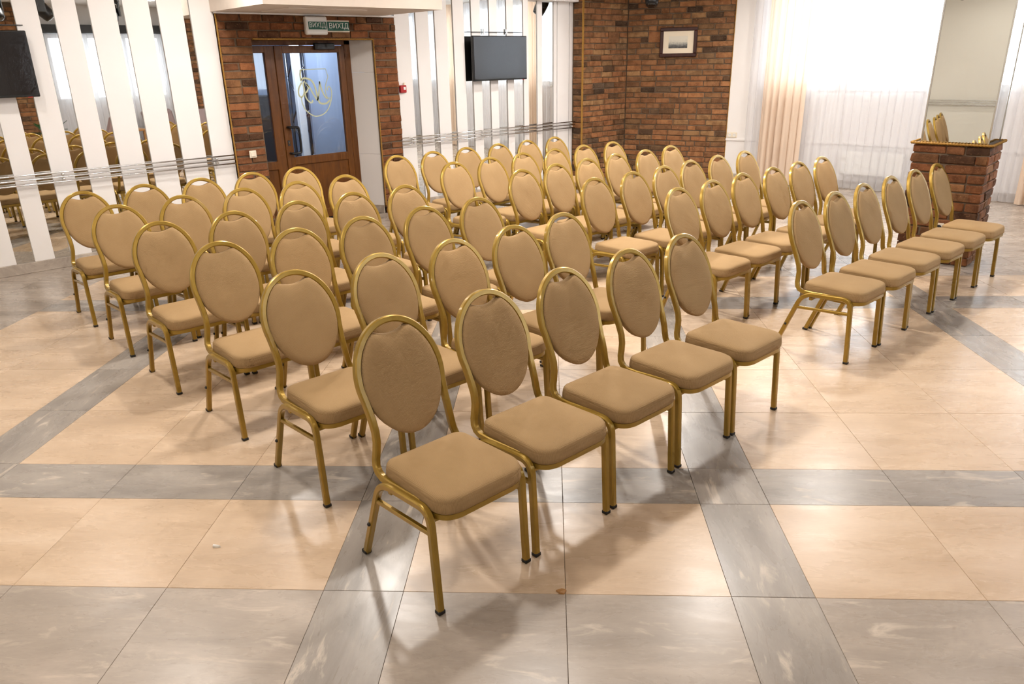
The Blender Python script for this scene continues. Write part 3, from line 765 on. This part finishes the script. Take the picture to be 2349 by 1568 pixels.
ROWS = [(0, 'n', [(0.001, 0.452), (0.0, 0.927), (-0.009, 1.399), (-0.018, 1.884), (-0.019, 2.35)]), (0, 'f', [(-0.037, 3.675), (-0.031, 4.142), (-0.043, 4.62), (-0.042, 5.095), (-0.043, 5.566), (-0.042, 6.031)]), (1, 'n', [(-0.888, 0.501), (-0.869, 0.963), (-0.848, 1.414), (-0.868, 1.88), (-0.912, 2.339)]), (1, 'f', [(-0.945, 3.588), (-0.964, 4.053), (-0.984, 4.518), (-0.973, 4.98), (-0.985, 5.43), (-0.992, 5.892)]), (2, 'n', [(-1.747, 0.499), (-1.754, 0.957), (-1.763, 1.411), (-1.75, 1.88), (-1.741, 2.339)]), (2, 'f', [(-1.733, 3.554), (-1.716, 4.015), (-1.734, 4.47), (-1.776, 4.929), (-1.791, 5.4), (-1.775, 5.852)]), (3, 'n', [(-2.586, 0.459), (-2.565, 0.923), (-2.594, 1.397), (-2.618, 1.861), (-2.599, 2.315)]), (3, 'f', [(-2.533, 3.505), (-2.566, 3.964), (-2.601, 4.423), (-2.631, 4.884), (-2.618, 5.342), (-2.649, 5.812)]), (4, 'n', [(-3.441, 0.451), (-3.489, 0.92), (-3.464, 1.383), (-3.448, 1.833), (-3.469, 2.297)]), (4, 'f', [(-3.408, 3.436), (-3.412, 3.888), (-3.435, 4.362), (-3.43, 4.824), (-3.429, 5.278), (-3.4, 5.736)]), (5, 'n', [(-4.303, 0.446), (-4.306, 0.906), (-4.288, 1.366), (-4.282, 1.823), (-4.288, 2.282)]), (5, 'f', [(-4.294, 3.39), (-4.29, 3.847), (-4.301, 4.316), (-4.304, 4.79), (-4.315, 5.26), (-4.329, 5.736)])]
RN = ['front row', 'second row', 'third row', 'fourth row', 'fifth row', 'rearmost row']
NN = ['first', 'second', 'third', 'fourth', 'fifth', 'sixth']
def make_chair(x, y, rz, label):
    t = thing('banquet_chair', label, 'chair', (x, y, 0), rz, 'banquet chairs set out in rows')
    d = {}
    for k in ('seat', 'seat_pan', 'backrest', 'back_frame', 'rear_l', 'rear_r', 'front_l', 'front_r', 'st_l', 'st_r', 'cb_f', 'cb_r'):
        d[k] = link(CM[k][0], CM[k][1], t)
    for sd, yy in (('l', -.210), ('r', .210)):
        link('foot_cap', CM['rc_'+sd][1], d['rear_'+sd]); link('foot_cap', CM['fc_'+sd][1], d['front_'+sd])
        b = link('bumper', CM['bp_'+sd][1], d['rear_'+sd], (-.052+.030, yy-.0115 if sd == 'l' else yy-.0115, .17)); b.rotation_euler = (math.pi/2, 0, 0)
    return t
for (k, sd, L) in ROWS:
    for i in range(1, len(L)):
        if L[i][1]-L[i-1][1] < .457: L[i] = (L[i][0], L[i-1][1]+.457)
    for i, (x, y) in enumerate(L):
        if sd == 'n': lab = 'gold and tan oval-back chair, %s, %s from the camera, block left of the aisle' % (RN[k], NN[i])
        else: lab = 'gold and tan oval-back chair, %s, %s from the aisle, block toward the windows' % (RN[k], NN[i])
        make_chair(x, y, math.radians(R.uniform(-.25, .25)), lab)

# ---------------- televisions
def tv(y0, y1, z0, z1, label):
    t = thing('television', label, 'television', (-5.985, (y0+y1)/2, z0)); h_, W_ = z1-z0, (y1-y0)/2
    obj('housing', MB().box(-.045, 0, -W_, W_, 0, h_, .006), BLACK, t)
    obj('screen', MB().box(-.002, .0035, -W_+.012, W_-.012, .022, h_-.012), SCREEN, t)
    obj('wall_mount', MB().box(-.11, -.045, -.2, .2, h_*.3, h_*.7, .004), DARKG, t)
    obj('top_bar', MB().box(-.11, -.1, -W_-.01, W_+.01, h_+.045, h_+.052), DARKG, t)
    for k in (-.42, .42): obj('top_clip', MB().box(-.114, -.098, k*W_-.01, k*W_+.01, h_+.02, h_+.09, .002), CHROME, t)
    obj('status_light', MB().box(0, .004, W_-.1, W_-.06, -.004, .002), RED, t)
tv(-.345, .635, 1.6, 2.155, 'black wall television cut off by the left edge')
tv(5.755, 6.735, 1.565, 2.135, 'black flat television between door and brick niche')

# ---------------- exit signs
GREEN = simple('exit_green', s(14, 92, 72), .4)
WLET = simple('white_lettering', s(244, 246, 240), .5)
def text(body, size, loc, parent, name='lettering', sx=1.0):
    c = bpy.data.curves.new(name, 'FONT'); c.body = body; c.size = size; c.align_x = 'CENTER'; c.align_y = 'CENTER'; c.extrude = .0006
    tmp = bpy.data.objects.new('tmp', c); COL.objects.link(tmp); bpy.context.view_layer.update()
    me = bpy.data.meshes.new_from_object(tmp.evaluated_get(bpy.context.evaluated_depsgraph_get())); bpy.data.objects.remove(tmp)
    me.materials.clear(); me.materials.append(WLET)
    o = link(name, me, parent, loc); o.rotation_euler = (math.pi/2, 0, math.pi/2); o.scale = (sx, 1, 1); return o
t = thing('exit_sign', 'white exit light box with green ВИХІД panel above the door', 'sign', (-6.055, 3.505, 2.135))
obj('housing', MB().box(0, .06, -.135, .135, 0, .19, .012), WPLAST, t)
pl = obj('green_panel', MB().box(.058, .063, -.105, .118, .055, .135), GREEN, t)
text('ВИХІД', .068, (.0638, .006, .097), pl, sx=.92)
t = thing('exit_plate', 'flat green ВИХІД plate right of the exit light box', 'sign', (-6.055, 3.80, 2.165))
obj('backing', MB().box(0, .008, -.15, .15, 0, .125, .002), CREAMPL, t)
pl = obj('green_panel', MB().box(.007, .010, -.148, .148, .014, .111), GREEN, t)
text('ВИХІД', .078, (.0108, .01, .064), pl, sx=1.0)

# ---------------- small wall fittings
t = thing('fire_call_point', 'small red fire alarm box beside the brick portal', 'alarm', (WX, 4.66, 1.465))
obj('housing', MB().box(0, .045, -.045, .045, 0, .09, .006), RED, t); obj('label_plate', MB().box(.044, .047, -.002, .03, .035, .07), WPLAST, t); obj('top_cap', MB().box(0, .02, .02, .045, .088, .12, .004), CREAMPL, t)
t = thing('light_switch', 'cream light switch on the brick left of the door', 'switch', (-6.058, 2.58, .862))
obj('plate', MB().box(0, .012, -.04, .04, 0, .08, .004), CREAMPL, t); obj('rocker', MB().box(.011, .018, -.026, .026, .014, .066, .003), CREAMPL, t)
def socket(label, loc, rz, W_=.08, gangs=1):
    t = thing('wall_socket', label, 'socket', loc, rz)
    obj('plate', MB().box(-W_/2, W_/2, -.012, 0, 0, .08, .004), CREAMPL, t)
    for k in range(gangs):
        cx = (k-(gangs-1)/2)*.07
        o = obj('well', MB().lathe([(.024, 0), (.024, .003), (.019, .0035), (.019, .001)], 16), DARKG if gangs == 1 else WPLAST, t, (cx, -.012, .04)); o.rotation_euler = (math.pi/2, 0, 0)
        for dx in (-.009, .009):
            o2 = obj('pin_hole', MB().lathe([(.0035, 0), (.0035, .001)], 8), BLACK, t, (cx+dx, -.0155, .04)); o2.rotation_euler = (math.pi/2, 0, 0)
a1 = math.atan2(.45, 1.54); nS = Vector((math.sin(a1), -math.cos(a1)))
socket('double white socket on the white wall beside the brick niche', (-4.30, 9.477-.002, .64), a1, .15, 2)
socket('cream socket low on the brick column behind the chairs', (-.172, 6.362, .295), math.radians(6))
a2 = math.atan2(.3, 2.25)
socket('double white socket behind the sheer curtain left of the column', (-1.72, 10.05, .64), a2, .15, 2)
# radiator behind the sheer
t = thing('radiator', 'white panel radiator behind the sheer curtain', 'radiator', (-2.3, 9.905, .2), a2)
obj('panel', MB().box(-.42, .42, -.06, -.03, 0, .32, .012), WPLAST, t)
for k in range(14): obj('rib', MB().box(-.405+k*.06, -.375+k*.06, -.066, -.058, .03, .29, .003), WPLAST, t)
for z in (.035, .285):
    obj('valve', MB().sweep([(.42, -.045, z), (.46, -.045, z), (.48, -.045, z), (.48, -.002, z)], circ(.012, 8), up=(0, 0, 1)), CHROME, t)
for k in (-.3, .3): obj('wall_bracket', MB().box(k-.015, k+.015, -.032, -.005, .04, .28), DARKG, t)

# ---------------- framed picture on the brick
def print_mat():
    nt = NT('grey_landscape_print'); tc = nt.n('ShaderNodeTexCoord'); sep = nt.n('ShaderNodeSeparateXYZ'); nt.l(tc.outputs['Generated'], sep.inputs[0])
    v = coords(nt, 'Generated', 0, (3, 3, 3)); f = noise(nt, v, 2.2, 6, .65, .4)
    a = nt.n('ShaderNodeMath', operation='MULTIPLY_ADD'); nt.l(f, a.inputs[0]); a.inputs[1].default_value = .55; nt.l(sep.outputs['Z'], a.inputs[2])
    r_ = ramp(nt, a.outputs[0], [(.3, s(60, 60, 62)), (.5, s(110, 110, 108)), (.68, s(176, 174, 164)), (.85, s(214, 208, 192)), (1.0, s(222, 216, 200))])
    princ(nt, r_.outputs[0], .6); return nt.m
mid = Vector(N2)+fd*(((-5.15)-N2[0])/fd.x)
t = thing('framed_picture', 'small grey landscape print in a dark wooden frame on brick', 'picture', (mid.x+fn_.x*.004, mid.y+fn_.y*.004, 1.818), math.atan2(fd.y, fd.x))
W_, H_ = .285, .42
for (x0, x1, z0, z1) in ((-W_, W_, 0, .052), (-W_, W_, H_-.052, H_), (-W_, -W_+.052, .05, H_-.05), (W_-.052, W_, .05, H_-.05)):
    obj('frame', MB().box(x0, x1, -.03, -.002, z0, z1, .008), WOODD, t)
obj('mat_board', MB().box(-W_+.05, W_-.05, -.012, -.006, .05, H_-.05), simple('cream_mat_board', s(238, 224, 200), .7, var=.01), t)
obj('print', MB().box(-.15, .14, -.0135, -.0115, .125, H_-.125), print_mat(), t)

# ---------------- moving-head stage lights under the ceiling
def moving_head(loc, rz, tilt, label):
    t = thing('stage_light', label, 'stage light', (loc[0], loc[1], 2.89), rz)
    obj('mounting_pipe', MB().sweep([(0, 0, -.01), (0, 0, CEIL-2.89-.001)], circ(.025, 10), up=(1, 0, 0)), BLACK, t)
    obj('base', MB().box(-.13, .13, -.11, .11, -.09, -.002, .015), BLACK, t)
    y = obj('yoke', MB().box(-.13, -.10, -.05, .05, -.3, -.08, .01).box(.10, .13, -.05, .05, -.3, -.08, .01).box(-.13, .13, -.05, .05, -.115, -.088, .008), BLACK, t)
    hd = obj('head', MB().lathe([(.05, -.14), (.085, -.12), (.098, -.05), (.098, .05), (.09, .12), (.078, .15), (.066, .152)], 20), BLACK, t, (0, 0, -.25))
    hd.rotation_euler = (math.pi+tilt, 0, 0)
    obj('lens', MB().lathe([(.064, .150), (.055, .158), (.03, .163)], 20), SCREEN, hd)
    return t
moving_head((-5.0, 8.25), .6, -.5, 'black moving-head stage light at the top edge before the brick')
moving_head((-1.2, 1.9), .2, .7, 'black moving-head stage light mirrored at the top of the left strips')
moving_head((-.9, 1.35), 1.0, .5, 'second black stage light, mirrored nearest the left television')
moving_head((-.6, 3.0), 2.0, .6, 'third black stage light, mirrored nearest the brick portal')

# ---------------- lounge corner seen in the mirrors
def pillar(y, label, seed):
    t = thing('brick_pillar', label, 'pillar', (0, 0, 0))
    obj('core', MB().box(3.03, 3.39, y-.23, y+.23, 0, CEIL-.003), MORTAR, t)
    brick_face(t, (3.015, y+.245), (3.015, y-.245), (-1, 0), 0, 36, BRICK, .1, seed=seed, L=.245)
    brick_face(t, (3.115, y-.245), (3.39, y-.245), (0, -1), 0, 36, BRICK, .1, seed=seed+1, L=.245)
pillar(2.3, 'brick pillar mirrored behind the left television', 51)
pillar(5.72, 'brick pillar mirrored in the strip nearest the door', 53)
MAUVE = simple('mauve_velvet', s(150, 126, 122), .8, var=.08)
def armchair(x, y, rz, label):
    t = thing('armchair', label, 'armchair', (x, y, 0), rz)
    obj('seat', MB().box(-.3, .32, -.3, .3, .24, .44, .05), MAUVE, t)
    b = MB().box(-.07, .07, -.32, .32, 0, .62, .05); b.v = [(vx-.22*(vz/.62)**1.2, vy*(1+.06*vz), vz) for vx, vy, vz in b.v]
    obj('backrest', b, MAUVE, t, (-.3, 0, .36))
    for sg in (-1, 1): obj('armrest', MB().box(-.3, .26, sg*.34-.05, sg*.34+.05, .26, .6, .04), MAUVE, t)
    for (px, py) in ((-.26, -.28), (.28, -.28), (-.26, .28), (.28, .28)): obj('leg', MB().sweep([(px, py, 0), (px*.95, py*.95, .25)], circ(.018, 8), up=(1, 0, 0)), BLACK, t)
armchair(2.3, 3.0, -1.2, 'mauve upholstered armchair mirrored right of the left television')
armchair(1.75, 5.45, 2.4, 'mauve upholstered armchair mirrored two strips from the door')
armchair(2.5, 4.62, 3.0, 'low mauve armchair mirrored beside the vase')
LEAF = simple('green_leaf', s(46, 92, 40), .45, var=.2)
POT = simple('white_planter', s(206, 200, 190), .5)
def planter(x, y, label, seed):
    rr = random.Random(seed); t = thing('potted_plant', label, 'plant', (x, y, 0))
    obj('pot', MB().lathe([(.1, 0), (.13, .02), (.17, .62), (.175, .64), (.15, .64), (.14, .58)], 20), POT, t)
    obj('soil', MB().lathe([(.145, .57), (.14, .585)], 16), simple('soil', s(50, 38, 30), .9), t)
    for k in range(26):
        a = rr.uniform(0, 6.28); L = rr.uniform(.28, .55); el = rr.uniform(.5, 1.4); pts = []
        for i in range(6):
            q = i/5; rad = L*q*math.cos(el)+.03; z = .6+L*q*math.sin(el)-.22*q*q*(1.4-el)
            pts.append((rad, z, .055*math.sin(math.pi*min(1, q*.92+.06))))
        vs = []
        for (rad, z, wd) in pts:
            for sg in (-1, 0, 1): vs.append((rad*math.cos(a)-sg*wd*math.sin(a), rad*math.sin(a)+sg*wd*math.cos(a), z+(.012 if sg else 0)))
        fs = []
        for i in range(5):
            for j in range(2): fs.append((i*3+j, i*3+j+1, i*3+j+4, i*3+j+3))
        me = MB().add(vs, fs, True).mesh('leaf', LEAF); link('leaf', me, t)
planter(2.38, 2.35, 'green potted plant mirrored below the left television', 5)
planter(2.4, 6.05, 'green potted plant mirrored before the brick pillar near the door', 9)
t = thing('side_table', 'small oak side table under the mirrored vase', 'table', (2.72, 3.84, 0))
obj('table_top', MB().box(-.28, .28, -.28, .28, .6, .64, .006), WOODT, t)
for (px, py) in ((-.24, -.24), (.24, -.24), (-.24, .24), (.24, .24)): obj('leg', MB().box(px-.025, px+.025, py-.025, py+.025, 0, .602, .003), WOODT, t)
t = thing('flower_vase', 'mauve vase of dried yellow flowers on the side table, mirrored', 'vase', (2.72, 3.84, .6405))
obj('vase', MB().lathe([(.05, 0), (.075, .02), (.09, .08), (.07, .16), (.04, .21), (.046, .235), (.036, .235)], 20), MAUVE, t)
YEL = simple('dried_yellow_flower', s(190, 142, 40), .8, var=.2)
rr = random.Random(4)
for k in range(16):
    a, el = rr.uniform(0, 6.28), rr.uniform(1.2, 1.5); L = rr.uniform(.2, .3); tip = Vector((math.cos(a)*math.cos(el)*L, math.sin(a)*math.cos(el)*L, .2+L*math.sin(el)))
    st = obj('stem', MB().sweep([(0, 0, .14), tip*.6+Vector((0, 0, .07)), tip], circ(.003, 5), up=(1, 0, 0)), YEL, t)
    obj('flower_head', MB().lathe([(.004, -.02), (.016, -.005), (.014, .012), (.004, .022)], 8, tuple(tip)), YEL if k % 4 else simple('dried_blue_flower_%d' % k, s(62, 66, 84), .8), st)

# ---------------- litter on the floor
def scrap(name, loc, pts, mat, label):
    n = len(pts); vs = [(x, y, .0006) for x, y in pts]+[(x*.96, y*.96, .004+.006*(i % 2)) for i, (x, y) in enumerate(pts)]
    fs = [tuple(range(n, 2*n))]+[(i, (i+1) % n, n+(i+1) % n, n+i) for i in range(n)]+[tuple(reversed(range(n)))]
    tag(obj(name, MB().add(vs, fs), mat, None, loc), label, 'litter')
def uv(u, v): q = UX*u+VX*v; return (q.x, q.y, 0)
scrap('paper_scrap', uv(-.52, .255), [(-.018, -.004), (.0, -.012), (.014, .0), (.02, .012), (.002, .01)], WPLAST, 'tiny white paper scrap on the beige tiles at lower left')
scrap('leaf_crumb', uv(.885, .012), [(-.018, -.012), (.004, -.016), (.018, -.004), (.012, .014), (-.01, .012)], WOODT, 'small brown crumb where tiles meet at bottom centre')

# ---------------- recessed ceiling lamps and added fill lamps
def downlight(x, y, k=1.0):
    wx = 'by the mirror wall' if x < -4.5 else 'over the rear rows' if x < -2 else 'over the front rows' if x < 0 else 'added as fill beyond the front row'
    wy = 'added fill behind the camera' if y < -1 else 'nearest the camera' if y < 1 else 'over the near block' if y < 3 else 'over the aisle' if y < 5 else 'over the far block' if y < 7 else 'by the windows'
    t = thing('ceiling_downlight', 'round recessed ceiling downlight %s, %s' % (wx, wy), 'lamp', (x, y, CEIL), 0, 'recessed ceiling downlights')
    obj('trim_ring', MB().lathe([(.135, -.001), (.165, -.001), (.168, -.006), (.16, -.012), (.138, -.010)], 24), WPLAST, t)
    obj('lens', MB().lathe([(.001, -.004), (.138, -.004)], 24), LENS, t)
    area_light('downlight_lamp', (0, 0, -.016), .26, LAMP_W*k, LAMP_COL, (0, 0, 0), t)
for y in (.1, 2.0, 4.2, 6.4, 8.6):
    for x, k in ((-4.9, .62), (-2.9, 1.25), (-.9, 1.0)):
        if y > 8 and x < -4: continue
        downlight(x, y, k*(.42 if y < 1 else .5 if y > 8 else .9 if y < 3 else 1.05))
for y in (.1, 2.0, 4.2, 6.4): downlight(1.3, y, .22)  # weak fill lamps added to lighten the shaded fronts of the near chairs
for x in (-3.6, -.6, 2.2): downlight(x, -2.3, .4)  # unseen lamps added to brighten the back wall reflected in the column mirror
